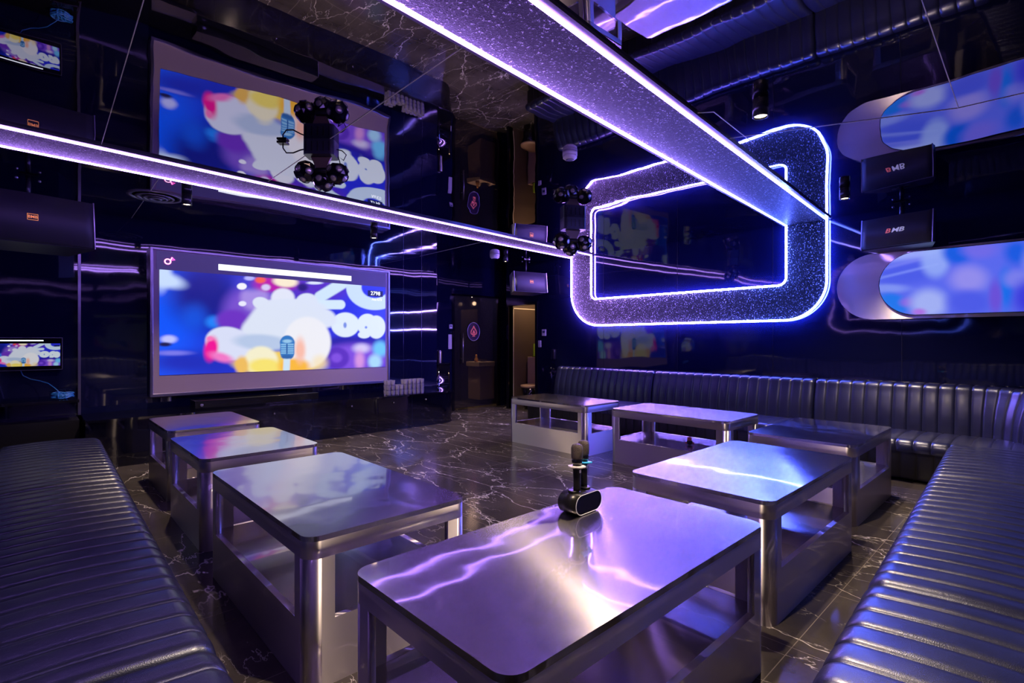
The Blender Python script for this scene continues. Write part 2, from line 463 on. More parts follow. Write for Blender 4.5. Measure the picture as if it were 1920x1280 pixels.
VIDEO = [
 ('e', 60, 640, 330, 520, 0, (0, 85, 255), .6), ('e', 430, 430, 260, 230, 10, (10, 25, 140), .6), ('e', 350, 600, 90, 90, 0, (10, 90, 240), .8, .7),
 ('e', 120, 310, 150, 55, 15, (200, 222, 255), .5), ('e', 110, 270, 55, 120, 10, (200, 222, 255), .6), ('e', 500, 640, 60, 45, 0, (30, 130, 250), .6),
 ('e', 300, 950, 300, 80, 0, (10, 40, 190), .7), ('e', 150, 775, 60, 30, 0, (190, 195, 255), .5), ('e', 120, 815, 50, 16, 0, (15, 20, 80), .5), ('e', 180, 882, 130, 18, 0, (120, 120, 235), .7),
 ('e', 1650, 650, 380, 420, 0, (35, 45, 225), .3), ('e', 1300, 370, 260, 120, 0, (85, 45, 195), .5),
 ('e', 800, 560, 220, 200, 0, (120, 80, 205), .35), ('e', 650, 625, 130, 80, 0, (110, 50, 195), .3), ('e', 820, 450, 110, 100, 0, (165, 140, 225), .3), ('e', 790, 330, 120, 60, 0, (60, 60, 200), .6),
 ('e', 980, 345, 160, 60, 0, (185, 15, 165), .4), ('e', 865, 312, 42, 26, 0, (245, 95, 60), .4), ('e', 1060, 325, 95, 42, 5, (252, 238, 205), .3), ('e', 1195, 370, 40, 30, 0, (30, 10, 110), .5),
 ('e', 720, 362, 38, 26, 0, (245, 245, 255), .12), ('e', 725, 497, 30, 20, 0, (235, 235, 255), .2), ('e', 908, 370, 34, 24, 0, (215, 205, 245), .4), ('e', 780, 298, 40, 18, 0, (180, 180, 255), .4),
 ('l', 1520, 330, 1330, 445, 44, (210, 232, 250), .2), ('l', 1250, 505, 1492, 505, 36, (215, 235, 250), .18), ('r', 1760, 370, 165, 130, .36, (205, 226, 250), .12),
 ('e', 1290, 335, 60, 12, 0, (220, 230, 255), .4), ('e', 1620, 800, 300, 50, 0, (20, 10, 165), .5), ('e', 1620, 920, 280, 110, 0, (125, 75, 225), .35), ('r', 1460, 920, 70, 60, .4, (75, 25, 185), .6, .8),
 ('e', 1655, 845, 60, 34, 0, (215, 205, 245), .7), ('e', 1800, 850, 55, 60, 0, (110, 200, 255), .5), ('e', 1760, 950, 50, 55, 0, (170, 220, 255), .5), ('e', 1640, 940, 36, 70, 0, (215, 150, 225), .7),
 ('e', 1528, 662, 110, 96, 0, (226, 238, 250), .07), ('e', 1526, 665, 13, 22, 0, (120, 145, 225), .4),
 ('e', 1700, 660, 80, 84, 0, (226, 238, 250), .07), ('e', 1770, 680, 72, 90, 0, (226, 238, 250), .07), ('e', 1675, 740, 48, 28, 0, (226, 238, 250), .15), ('e', 1690, 682, 10, 10, 0, (120, 145, 225), .4),
 # soft white inflatable form with coloured patches (a plain stand-in shape)
 ('e', 1000, 960, 350, 90, 0, (240, 205, 90), .15),
 ('e', 870, 492, 66, 46, 10, W_, .12), ('e', 1040, 455, 92, 78, 0, (228, 232, 246), .15), ('e', 1228, 478, 84, 62, 0, W_, .12), ('e', 1110, 520, 270, 60, 2, W_, .15),
 ('e', 1100, 620, 300, 150, 0, W_, .12), ('e', 960, 700, 260, 110, -12, W_, .15), ('l', 800, 700, 900, 570, 80, W_, .3), ('e', 1370, 610, 90, 70, 20, W_, .2),
 ('e', 1230, 800, 185, 200, 0, (240, 240, 246), .08), ('e', 620, 808, 186, 128, 12, (218, 224, 248), .08), ('e', 880, 800, 220, 62, 4, (184, 202, 232), .3),
 ('e', 480, 850, 52, 92, 10, (242, 10, 150), .4), ('e', 560, 915, 90, 34, 15, (242, 120, 200), .6), ('e', 470, 770, 26, 20, 0, (250, 120, 190), .5),
 ('e', 870, 940, 130, 110, 0, (246, 240, 205), .15), ('e', 900, 985, 130, 60, 0, (248, 228, 110), .35), ('e', 720, 980, 50, 70, 0, (240, 190, 90), .4), ('e', 1130, 985, 120, 62, 0, (250, 185, 50), .35), ('e', 1175, 860, 40, 90, 0, (250, 190, 170), .6),
 ('e', 1330, 960, 60, 60, 0, (250, 225, 160), .6, .6),
 ('e', 1075, 800, 58, 40, 0, (30, 100, 175), .1), ('l', 1075, 800, 1075, 880, 56, (45, 120, 195), .08), ('e', 1075, 790, 36, 14, 0, (150, 200, 235), .4),
] + [('l', 1030, y, 1120, y, 5, (140, 195, 235), .5) for y in range(815, 900, 17)] + [
 ('l', 1072, 815, 1072, 885, 5, (30, 90, 160), .5), ('l', 1072, 930, 1068, 1010, 26, (205, 228, 245), .3), ('e', 1072, 912, 44, 16, 0, (40, 100, 170), .3)]

SX0, SX1, SZ0, SZ1 = 1.16, 4.214, .93, 2.215      # picture part of the large display
SY = YB - .115
def video_rgb(u, v):
    """u 0..1 left to right, v 0..1 bottom to top -> linear rgb"""
    X = SX0 + u * (SX1 - SX0); Z = SZ0 + v * (SZ1 - SZ0); Y = 7.5
    F = .6845 * X + .729 * Y; R = .729 * X - .6845 * Y
    px = (CX + FPX * R / F - 280) * 4.17; py = (HY - FPX * (Z - H) / F - 450) * 4.17
    return blob_image(px, py, (18, 45, 205), VIDEO)

def picture(name, cols, rows, pos, rgb, m, parent, shape=None):
    """pos(u,v) -> (x,y,z) arrays; rgb(u,v) -> linear colours at the vertices"""
    us, vs = np.meshgrid(np.linspace(0, 1, cols + 1), np.linspace(0, 1, rows + 1))
    u = us.ravel(); v = vs.ravel(); xyz = np.stack(pos(u, v), 1)
    i = np.arange((cols + 1) * (rows + 1)).reshape(rows + 1, cols + 1)
    q = np.stack([i[:-1, :-1], i[:-1, 1:], i[1:, 1:], i[1:, :-1]], -1).reshape(-1, 4)
    me = bpy.data.meshes.new(name); me.from_pydata(xyz.tolist(), [], q.tolist()); me.update()
    ca = me.color_attributes.new('picture', 'FLOAT_COLOR', 'POINT')
    c = np.ones((len(u), 4)); c[:, :3] = rgb(u, v); ca.data.foreach_set('color', c.ravel())
    return obj(name, me, m, parent)

def pic_mat(name, k, base=.02):
    m = mat(name, (base,) * 3, .25); ns, ls, b = nodes(m)
    a = ns.new('ShaderNodeVertexColor'); a.layer_name = 'picture'
    ls.new(a.outputs[0], b.inputs['Emission Color']); b.inputs['Emission Strength'].default_value = k
    return m
M_PIC = pic_mat('display_picture', K_SCREEN); M_PICT = pic_mat('small_display_picture', K_SCREEN * .62); M_PICL = pic_mat('wall_display_picture', K_SCREEN * 1.0)
M_EW = mat('lit_white', (.1, .1, .1), .5, emit=(.9, .97, 1), es=.7); M_EPINK = mat('lit_pink', (.1, .1, .1), .5, emit=(1, .08, .5), es=1.2)
M_NAVY = mat('lit_navy', (.01, .01, .03), .4, emit=(.0, .003, .03), es=1.)
M_SFRAME = mat('display_metal_frame', (.30, .23, .30), .42, .35)
M_LETTER = mat('dim_glow_band', (.10, .08, .14), .40, .2, emit=(.05, .04, .16), es=.25)  # dark screen band; a faint violet glow is put into its material

def big_screen():
    t = thing('video_screen', 'large framed video screen showing a white inflatable shape on blue, on the back wall', 'screen', (2.7, YB, .7))
    off = Matrix.Translation((-2.7, -YB, -.7))
    def P(o, par=t):
        if par is t: o.matrix_parent_inverse = off
        return o
    fx0, fx1, fz0, fz1 = 1.085, 4.275, .70, 2.46
    Y0 = SY
    bm = bm_(); box(bm, fx0, fx1, Y0 + .004, YB, fz0, fz1, .006); f = P(obj('frame', bm, M_SFRAME, t))
    bm = bm_()
    for x0, x1, z0, z1 in ((fx0 - .02, fx0 + .012, fz0, fz1), (fx1 - .012, fx1 + .02, fz0, fz1), (fx0 - .02, fx1 + .02, fz0 - .03, fz0 + .008), (fx0 - .02, fx1 + .02, fz1 - .008, fz1 + .02)):
        box(bm, x0, x1, Y0 - .012, YB, z0, z1, .004)
    P(obj('bezel', bm, M_TRIM, t))
    bm = bm_(); box(bm, SX0 - .03, SX1 + .01, Y0 - .001, Y0 + .01, SZ1, fz1 - .02); P(obj('upper_band', bm, M_LETTER, t))
    P(picture('picture', 330, 138, lambda u, v: (SX0 + u * (SX1 - SX0), np.full_like(u, Y0 - .004), SZ0 + v * (SZ1 - SZ0)), video_rgb, M_PIC, t))
    # white caption bar
    bm = bm_(); prism(bm, [(1.80, Y0 - .004, 2.345), (3.63, Y0 - .004, 2.345), (3.63, Y0 - .004, 2.268), (1.80, Y0 - .004, 2.268)], (0, .003, 0)); P(obj('caption_bar', bm, M_EW, t))
    # pink note logo
    bm = bm_(); tube(bm, [(1.245 + .030 * math.cos(a), Y0 - .004, 2.318 + .030 * math.sin(a)) for a in [2 * PI * i / 24 for i in range(24)]], .0085, 6, True)
    tube(bm, [(1.272, Y0 - .004, 2.325), (1.290, Y0 - .004, 2.375)], .008, 6); tube(bm, [(1.290, Y0 - .004, 2.372), (1.318, Y0 - .004, 2.345), (1.275, Y0 - .004, 2.340)], .007, 6)
    lg = P(obj('logo', bm, M_EPINK, t))
    bm = bm_(); tube(bm, [(1.245 + .030 * math.cos(a), Y0 - .008, 2.318 + .030 * math.sin(a)) for a in [2 * PI * i / 24 for i in range(24)]], .0062, 6, True); tube(bm, [(1.272, Y0 - .008, 2.330), (1.290, Y0 - .008, 2.372)], .005, 6)
    o = obj('logo_core', bm, M_EW, lg)
    # number plate under the place of the code
    bm = bm_(); box(bm, 3.905, 4.165, Y0 - .008, Y0 - .004, 2.055, 2.145); pl = P(obj('number_plate', bm, M_NAVY, t))
    text('number', '2798', .085, basis((4.035, Y0 - .010, 2.100), (1, 0, 0), (0, 0, 1)), M_EW, pl)
    P(text('caption', 'Ace K73', .05, basis((4.06, Y0 - .007, 2.005), (1, 0, 0), (0, 0, 1)), M_EW, t))
    return t
big_screen()

def small_tv():
    t = thing('small_monitor', 'small wall monitor above a shelf at the left edge, repeating the video', 'monitor', (-.05, YB - .06, 1.2))
    off = Matrix.Translation((.05, -(YB - .06), -1.2))
    x0, x1, z0, z1, Y1 = -.42, .275, 1.035, 1.385, YB - .12
    bm = bm_(); box(bm, x0, x1, Y1, YB - .06, z0, z1, .006); o = obj('case', bm, M_BLACKG, t); o.matrix_parent_inverse = off
    a0, a1, b0, b1 = x0 + .02, x1 - .02, z0 + .045, z1 - .065
    o = picture('picture', 150, 60, lambda u, v: (a0 + u * (a1 - a0), np.full_like(u, Y1 - .003), b0 + v * (b1 - b0)), lambda u, v: video_rgb(u * 1.14 - .14, v), M_PICT, t); o.matrix_parent_inverse = off
    bm = bm_(); box(bm, -.24, .12, Y1 - .003, Y1 - .001, z1 - .040, z1 - .028); o = obj('caption_bar', bm, M_EW, t); o.matrix_parent_inverse = off
    bm = bm_()
    for p in ((x0, x1, z1 - .006, z1), (x0, x1, z0, z0 + .006)): box(bm, p[0], p[1], Y1 - .004, Y1, p[2], p[3])
    box(bm, x1 - .006, x1, Y1 - .004, Y1, z0, z1); o = obj('bezel', bm, M_TRIM, t); o.matrix_parent_inverse = off
    bm = bm_(); box(bm, .205, .252, Y1 - .005, Y1 - .003, z1 - .098, z1 - .082); o = obj('number_plate', bm, M_NAVY, t); o.matrix_parent_inverse = off
small_tv()

WALLPIC = [
 ('e', 900, 200, 330, 110, -8, (150, 165, 245), .5), ('e', 850, 400, 330, 110, -8, (70, 90, 228), .5), ('l', 560, 460, 1100, 330, 12, (130, 150, 245), .9, .6), ('l', 560, 380, 1100, 240, 14, (120, 130, 240), .9, .6),
 ('e', 1080, 300, 130, 150, 0, (150, 175, 245), .4, .8), ('e', 620, 560, 200, 40, 0, (125, 145, 240), .6), ('e', 690, 700, 150, 90, 20, (10, 115, 235), .4), ('e', 820, 690, 70, 40, 0, (130, 100, 225), .7),
 ('e', 1020, 700, 170, 130, 0, (160, 175, 242), .5), ('e', 1280, 230, 130, 100, 15, (5, 90, 225), .5), ('e', 1400, 470, 170, 120, 0, (145, 140, 235), .6), ('e', 1400, 690, 200, 110, 0, (75, 90, 230), .5),
 ('e', 1500, 190, 160, 80, 0, (110, 105, 230), .6), ('e', 1750, 560, 70, 180, 0, (20, 110, 235), .6), ('e', 1650, 640, 60, 150, 0, (105, 80, 215), .6), ('e', 1850, 220, 110, 110, 0, (25, 90, 225), .6), ('e', 1850, 470, 120, 80, 0, (120, 125, 235), .6),
 ('e', 1980, 650, 160, 160, 0, (60, 60, 220), .6), ('e', 2100, 300, 160, 160, 0, (140, 150, 245), .6), ('e', 930, 780, 60, 30, 0, (170, 110, 225), .7)]
def pill_pts(y0, y1, z0, z1, n=24):
    r = (z1 - z0) / 2; zc = (z0 + z1) / 2; out = []
    for i in range(n + 1):
        a = PI / 2 + PI * i / n; out.append((y1 + r * -math.cos(a) - r, zc + r * math.sin(a)))   # toward +Y end
    for i in range(n + 1):
        a = -PI / 2 + PI * i / n; out.append((y0 + r - r * math.cos(a), zc + r * math.sin(a)))
    return out
def wall_display():
    t = thing('wall_display', 'long pill shaped display glowing blue over a brushed metal pill plate, on the sofa wall', 'display', (6.85, .7, 1.95))
    off = Matrix.Translation((-6.85, -.7, -1.95))
    def add(o): o.matrix_parent_inverse = off
    bm = bm_(); prism(bm, [(6.83, y, z) for y, z in pill_pts(-.30, 1.775, 1.585, 2.315)], (.05, 0, 0)); add(obj('back_plate', bm, M_STEELS, t))
    bm = bm_(); box(bm, 6.88, XR, .1, 1.3, 1.8, 2.1); add(obj('wall_mount', bm, M_BLACK, t))
    bm = bm_(); prism(bm, [(6.795, y, z) for y, z in pill_pts(-.40, 1.366, 1.618, 2.290)], (.034, 0, 0)); add(obj('case', bm, M_BLACKG, t))
    z0, z1, ya, yb = 1.624, 2.284, 1.360, -.39
    r = (z1 - z0) / 2
    def pos(u, v):
        s = u * (ya - yb); d = np.minimum(s, ya - yb - s); h = np.where(d < r, np.sqrt(np.clip(r * r - (r - d) ** 2, 0, None)), r)
        return (np.full_like(u, 6.792), ya - s, (z0 + z1) / 2 + h * (2 * v - 1))
    def rgb(u, v):
        X, Y, Z = pos(u, v); X = 6.8
        F = .6845 * X + .729 * Y; R = .729 * X - .6845 * Y
        return blob_image((CX + FPX * R / F - 1540) * 5.05, (HY - FPX * (Z - H) / F - 430) * 5.05, (88, 104, 236), WALLPIC)
    add(picture('picture', 220, 60, pos, rgb, M_PICL, t))
wall_display()

# ------------------------------------------------------------------ low stage bench under the screen
def stage_bench():
    t = thing('media_bench', 'long glossy black bench with a rounded end under the large video screen', 'bench', (2.9, 7.2, 0))
    off = Matrix.Translation((-2.9, -7.2, 0))
    def add(o): o.matrix_parent_inverse = off
    def outline(y0, x1, r):
        pts = [(.43, YB - .01), (.43, y0)]
        pts += [(x1 - r + r * math.sin(PI / 2 * i / 14), y0 + r - r * math.cos(PI / 2 * i / 14)) for i in range(15)]
        pts += [(x1, YB - .01)]; return pts
    bm = bm_(); prism(bm, [(x, y, 0) for x, y in outline(6.90, 5.30, .38)], (0, 0, .495)); 
    o = obj('body', bm, M_WALLB, t); add(o)
    for p in o.data.polygons: p.use_smooth = False
    bm = bm_(); prism(bm, [(x, y, .495) for x, y in outline(6.87, 5.33, .40)], (0, 0, .025)); o = obj('top', bm, M_WALLB, t); add(o)
    for x in (2.30, 3.35, 4.02, 4.6):
        bm = bm_(); lathe(bm, [(.004, 0), (.013, .006), (.014, .016), (.008, .022)], 16, (x, 6.90, .42), Matrix.Rotation(PI / 2, 3, 'X')); add(obj('knob', bm, M_CHROME, t))
    for x in (1.6, 2.8, 3.75, 4.35):
        bm = bm_(); box(bm, x - .002, x + .002, 6.898, 6.902, .02, .49); add(obj('panel_joint', bm, M_DSEAM, t))
M_WALLB = wave_gloss('black_marble_gloss', (.003, .003, .008), 1.8, .05, .006)
stage_bench()
# console + cable on bench
t = thing('amplifier', 'flat black amplifier on the black bench under the screen', 'amplifier', (2.2, 7.2, .52))
bm = bm_(); box(bm, -.75, .75, -.13, .13, 0, .11, .006); obj('case', bm, M_BLACKG, t)
bm = bm_(); lathe(bm, [(.02, 0), (.02, .012), (.016, .014)], 20, (-.68, -.13, .055), Matrix.Rotation(PI / 2, 3, 'X')); obj('knob', bm, M_CHROME, t)
# shelf at far left with coiled cable
bm = bm_(); box(bm, XL, .40, YB - .40, YB - .06, .69, .72, .003); tag(obj('wall_shelf', bm, M_BLACKG), 'black wall shelf under the small monitor', 'shelf')
bm = bm_(); box(bm, XL, .40, YB - .38, YB - .06, 0, .50); tag(obj('cupboard', bm, M_BLACK), 'low black cupboard below the wall shelf at far left', 'cupboard')
def cable():
    M = mat('blue_cable_sheath', (.02, .16, .50), .4)
    t = thing('coiled_cable', 'bright blue network cable coiled on the shelf and hanging from the small monitor', 'cable', (.27, YB - .27, .72))
    bm = bm_()
    for k in range(9):
        ph = random.random() * 6; tl = random.uniform(-.25, .25)
        tube(bm, [((.085 + .008 * math.sin(k)) * math.cos(a), .045 * math.sin(a), .012 + .0055 * k + .010 * math.sin(2 * a + ph) + .012) for a in [2 * PI * i / 28 for i in range(28)]], .005, 6, True)
    for xx in (-.03, .0, .03): tube(bm, [(xx + .01 * math.cos(a), .052 * math.cos(a), .04 + .036 * math.sin(a)) for a in [2 * PI * i / 16 for i in range(16)]], .005, 6, True)
    obj('coil', bm, M, t)
    bm = bm_(); tube(bm, [(-.02, 0, .07), (-.06, .04, .12), (-.11, .10, .17), (-.18, .15, .20), (-.25, .17, .22), (-.31, .18, .26), (-.33, .18, .32)], .004, 6); obj('lead', bm, M, t)
cable()

# glasses on the bench: two tiers of ribbed tumblers
def glasses():
    mg = mat('glass_tumbler', (.66, .62, .86), .08, ior=1.4, trans=.7)
    def make():
        t = thing('tumbler', 'clear ribbed glass tumbler in the cluster at the right end of the black bench', 'glass', (0, 0, 0), 0, 'glass tumblers on the bench')
        bm = bm_(); n = 20; prof = [(.026, 0), (.030, .01), (.0295, .02), (.032, .03), (.0315, .04), (.034, .05), (.0335, .06), (.036, .075), (.0345, .075), (.030, .02), (.0, .012)]
        rings = []
        for r, z in prof: rings.append([bm.verts.new(((r + (.0012 if k % 2 else -.0012) * (r > .02)) * math.cos(2 * PI * k / n), (r + (.0012 if k % 2 else -.0012) * (r > .02)) * math.sin(2 * PI * k / n), z)) for k in range(n)])
        for A, B in zip(rings, rings[1:]):
            for k in range(n): bm.faces.new((A[k], A[(k + 1) % n], B[(k + 1) % n], B[k]))
        bm.faces.new(rings[0][::-1]); bmesh.ops.remove_doubles(bm, verts=bm.verts, dist=1e-5)
        obj('cup', bm, mg, t); return t
    g0 = make(); first = True
    hgt = [3, 3, 2, 2, 3, 3, 3, 3, 3]
    for j in range(2):
        for i in range(9):
            for k in range(hgt[i]):
                loc = (3.985 + i * .0745, 6.98 + j * .078, .52 + .0755 * k)
                lv = ['on the bottom tier', 'in the middle tier', 'on the top tier'][k]
                lb = 'clear ribbed glass tumbler %s, %s row, at the bench end' % (lv, 'front' if j == 0 else 'rear')
                if first: g0.location = loc; g0['label'] = lb; first = False
                else: dup(g0, loc, None, lb)
    return
glasses()

# side counter with cup at the end of the back wall
t = thing('side_counter', 'glossy black counter with rounded corner beside the glass door', 'counter', (5.5, 7.80, 0))
bm = bm_(); prism(bm, [(x, y, 0) for x, y in rrect(-.19, .16, -.16, .18, .08)], (0, 0, .92), True); obj('body', bm, M_WALLB, t)
bm = bm_(); prism(bm, [(x, y, .92) for x, y in rrect(-.2, .17, -.17, .19, .08)], (0, 0, .025)); obj('top', bm, M_BLACKG, t)
t = thing('tissue_canister', 'brushed silver canister standing on the black side counter', 'canister', (5.45, 7.74, .945))
bm = bm_(); lathe(bm, [(.05, 0), (.05, .21), (.047, .215)], 24); obj('body', bm, M_STEELS, t)
bm = bm_(); lathe(bm, [(.051, .215), (.051, .225), (.03, .23)], 24); obj('lid', bm, M_CHROME, t)

# ------------------------------------------------------------------ glass entrance door with spade emblem, lobby cabinet
def spade_outline(n=40):
    pts = []
    L = [(0, 1.0), (.10, .82), (.30, .55), (.52, .28), (.60, .02), (.52, -.20), (.34, -.30), (.16, -.25), (.07, -.16), (.10, -.38), (.24, -.55)]
    Q = L + [(-x, y) for x, y in L[::-1]]
    return Q
def door():
    d = struct('door_2', (lambda b: (box(b, 6.0, 7.13, 8.01, 8.03, .04, 2.22), b)[1])(bm_()), mat('tinted_door_glass', (.35, .32, .38), .02, ior=1.5, trans=.97))
    M_E = mat('emblem_dark', (.03, .015, .06), .3); M_EP = mat('emblem_pink', (.75, .16, .22), .4, emit=(.8, .15, .22), es=.18); M_ER = mat('emblem_rim', (.35, .33, .6), .3, .4)
    c = Vector((6.46, 8.0, 1.53))
    bm = bm_(); prism(bm, [(c.x + .155 * math.cos(a), 7.995, c.z + .18 * math.sin(a)) for a in [2 * PI * i / 40 for i in range(40)]], (0, .012, 0)); e = struct('emblem', bm, M_E, d)
    bm = bm_(); tube(bm, [(c.x + .155 * math.cos(a), 7.994, c.z + .18 * math.sin(a)) for a in [2 * PI * i / 40 for i in range(40)]], .007, 6, True); obj('emblem_rim', bm, M_ER, e)
    for s in (1.0, .80):
        bm = bm_(); tube(bm, [(c.x + x * .13 * s, 7.990, c.z - .02 + y * .135 * s) for x, y in spade_outline()], .0040 * s, 6, True); obj('spade', bm, M_EP, e)
    text('letter', 'A', .10, basis((c.x, 7.988, c.z - .01), (1, 0, 0), (0, 0, 1)), M_EP, e)
    bm = bm_(); tube(bm, [(6.16, 7.95, .92), (6.16, 7.95, 1.50)], .013, 10); tube(bm, [(6.16, 8.01, 1.0), (6.16, 7.95, 1.0)], .008, 8); tube(bm, [(6.16, 8.01, 1.42), (6.16, 7.95, 1.42)], .008, 8); obj('door_handle', bm, M_TRIM, d)
    bm = bm_()
    for x in (5.96, 7.14): box(bm, x - .03, x + .03, 7.99, 8.05, 0, 2.25)
    box(bm, 5.93, 7.17, 7.99, 8.05, 2.22, 2.26); obj('door_frame', bm, M_BLACKG, d)
door()
M_CREAM = mat('warm_cream', (.55, .40, .26), .5)
t = thing('lobby_cabinet', 'cream cabinet seen through the glass door', 'cabinet', (7.15, 8.6, 0))
bm = bm_(); box(bm, -.20, .20, -.2, .2, .10, .80, .004); obj('body', bm, M_CREAM, t)
bm = bm_(); box(bm, -.24, .20, -.22, .22, .80, .90, .006); obj('worktop', bm, mat('pale_stone_top', (.65, .52, .38), .3), t)
bm = bm_(); box(bm, -.18, .18, -.206, -.2, .12, .66, .002); obj('door', bm, M_CREAM, t)
bm = bm_(); lathe(bm, [(.035, 0), (.045, .02), (.04, .06), (.02, .10), (.025, .13), (.012, .16)], 16, (6.95, 8.52, .90)); tag(obj('figurine', bm, mat('amber_ornament', (.6, .3, .08), .35)), 'small amber ornament on the cream cabinet behind the glass', 'ornament')
bm = bm_(); lathe(bm, [(.06, 0), (.09, .03), (.10, .07), (.09, .075), (.04, .02)], 20, (7.17, 8.55, .90)); tag(obj('bowl', bm, M_BLACKG), 'dark bowl on the cream cabinet behind the glass', 'bowl')
def point(name, loc, e, col, r=.05):
    l = bpy.data.lights.new(name, 'POINT'); l.energy = e; l.color = col; l.shadow_soft_size = r
    o = bpy.data.objects.new(name, l); C.objects.link(o); o.location = loc; return o
point('lobby_lamp', (6.7, 8.35, 2.3), 36, (1, .66, .36)); point('washroom_lamp', (7.5, 7.0, 2.25), 10, (1, .66, .36))
# washroom things
t = thing('toilet', 'dark toilet with a brown closed lid seen through the open doorway', 'toilet', (7.30, 7.22, 0))
bm = bm_(); lathe(bm, [(.14, 0), (.15, .2), (.2, .42)], 28); obj('bowl', bm, M_BLACKG, t)
bm = bm_(); lathe(bm, [(.20, .42), (.215, .44), (.21, .47), (.12, .485)], 28); obj('lid', bm, mat('brown_lid', (.35, .22, .15), .3), t)
bm = bm_(); box(bm, 7.50, 7.63, 7.30, 7.52, 0, 1.02, .01); tag(obj('tissue_stand', bm, M_CREAM), 'narrow cream stand at the right of the washroom opening', 'stand')
t = thing('green_poster', 'yellow green notice on the cream stand in the washroom', 'notice', (7.565, 7.36, 1.02))
bm = bm_(); box(bm, -.06, .06, -.01, .01, 0, .27); obj('sheet', bm, mat('yellow_green', (.35, .55, .05), .5), t)
bm = bm_(); box(bm, -.06, .06, -.03, .03, 0, .012); obj('foot', bm, M_BLACK, t)

# wall plates
def plate(name, label, loc, size, face, m=None, scr=None, group=None):
    m = m or M_PLATE
    t = thing(name, label, 'switch', loc, 0, group)
    w_, h_ = size
    bm = bm_()
    if face == 'x': box(bm, -.012, 0, -w_ / 2, w_ / 2, -h_ / 2, h_ / 2, .003)
    else: box(bm, -w_ / 2, w_ / 2, -.012, 0, -h_ / 2, h_ / 2, .003)
    obj('plate', bm, m, t)
    bm = bm_(); a, b = w_ * .3, h_ * .28
    if face == 'x': box(bm, -.015, -.011, -a, a, -b * .2, b, .001)
    else: box(bm, -a, a, -.015, -.011, -b * .2, b, .001)
    obj('display' if scr else 'rocker', bm, scr or m, t)
M_PLATE = mat('white_plastic', (.55, .52, .62), .35)
M_DARKSCR = mat('dark_lcd', (.05, .06, .12), .2)
plate('thermostat', 'white square thermostat beside the doorway', (XR, 6.58, 1.50), (.10, .12), 'x', scr=M_DARKSCR)
plate('light_switch', 'tall grey switch plate under the thermostat by the doorway', (XR, 6.69, 1.29), (.07, .13), 'x')
plate('call_button', 'small square button plate left of the glass door', (5.90, 8.0, 1.62), (.07, .08), 'y', scr=M_DARKSCR)
plate('switch_bank', 'tall switch panel left of the glass door', (5.88, 8.0, 1.33), (.08, .28), 'y')
plate('power_socket', 'white socket low on the wall beside the rounded bench end', (5.84, 8.0, .30), (.10, .10), 'y')

# ------------------------------------------------------------------ steel tables
def table_meshes(L, Wd, key):
    """local x = long axis; origin at the floor centre"""
    r, t_ = .062, .028; zt, z1, z2 = .594, .257, .505
    st = .115
    hx, hy = L / 2, Wd / 2
    me = {}
    bm = bm_(); prism(bm, [(x, y, z2 + .068) for x, y in rrect(-hx, hx, -hy, hy, r, 10)], (0, 0, zt - z2 - .068))
    es = [e for e in bm.edges if all(abs(v.co.z - zt) < 1e-5 for v in e.verts)]
    bmesh.ops.bevel(bm, geom=es, offset=.004, segments=2, affect='EDGES'); me['top'] = bm
    O = rrect(-hx, hx, -hy, hy, r, 10); I = rrect(-hx + t_, hx - t_, -hy + t_, hy - t_, r - t_, 10)
    bm = bm_()
    n = len(O); v = [[bm.verts.new((x, y, z)) for x, y in P_] for P_, z in ((O, z2), (O, z2 + .068), (I, z2), (I, z2 + .068))]
    for i in range(n):
        j = (i + 1) % n
        f = bm.faces.new((v[0][i], v[0][j], v[1][j], v[1][i])); f.smooth = True
        f = bm.faces.new((v[2][j], v[2][i], v[3][i], v[3][j])); f.smooth = True
        bm.faces.new((v[0][j], v[0][i], v[2][i], v[2][j]))
    me['apron'] = bm
    legs = []
    for sx, sy in ((1, 1), (-1, 1), (-1, -1), (1, -1)):
        o = [(hx - st, hy)] + [(hx - r + r * math.sin(PI / 2 * i / 10), hy - r + r * math.cos(PI / 2 * i / 10)) for i in range(11)] + [(hx, hy - st)]
        ri = r - t_
        q = [(hx - t_, hy - st)] + [(hx - t_ - ri + ri * math.cos(PI / 2 * i / 10), hy - t_ - ri + ri * math.sin(PI / 2 * i / 10)) for i in range(11)] + [(hx - st, hy - t_)]
        bm = bm_(); pts = [(x * sx, y * sy, 0) for x, y in o + q]
        prism(bm, pts, (0, 0, z2))
        bm.normal_update()
        for f in bm.faces: f.smooth = abs(f.normal.z) < .5 and f.calc_area() < .02
        legs.append(bm)
    me['legs'] = legs
    bm = bm_()
    for s in (-1, 1):
        a, b = sorted((s * hy, s * (hy - t_))); box(bm, -hx + st, hx - st, a, b, 0, z1)
        a, b = sorted((s * hx, s * (hx - t_))); box(bm, a, b, -hy + st, hy - st, 0, z1)
    me['base'] = bm
    bm = bm_(); box(bm, -hx + t_, hx - t_, -hy + t_, hy - t_, z1 - .02, z1 - .001); me['shelf'] = bm
    return me

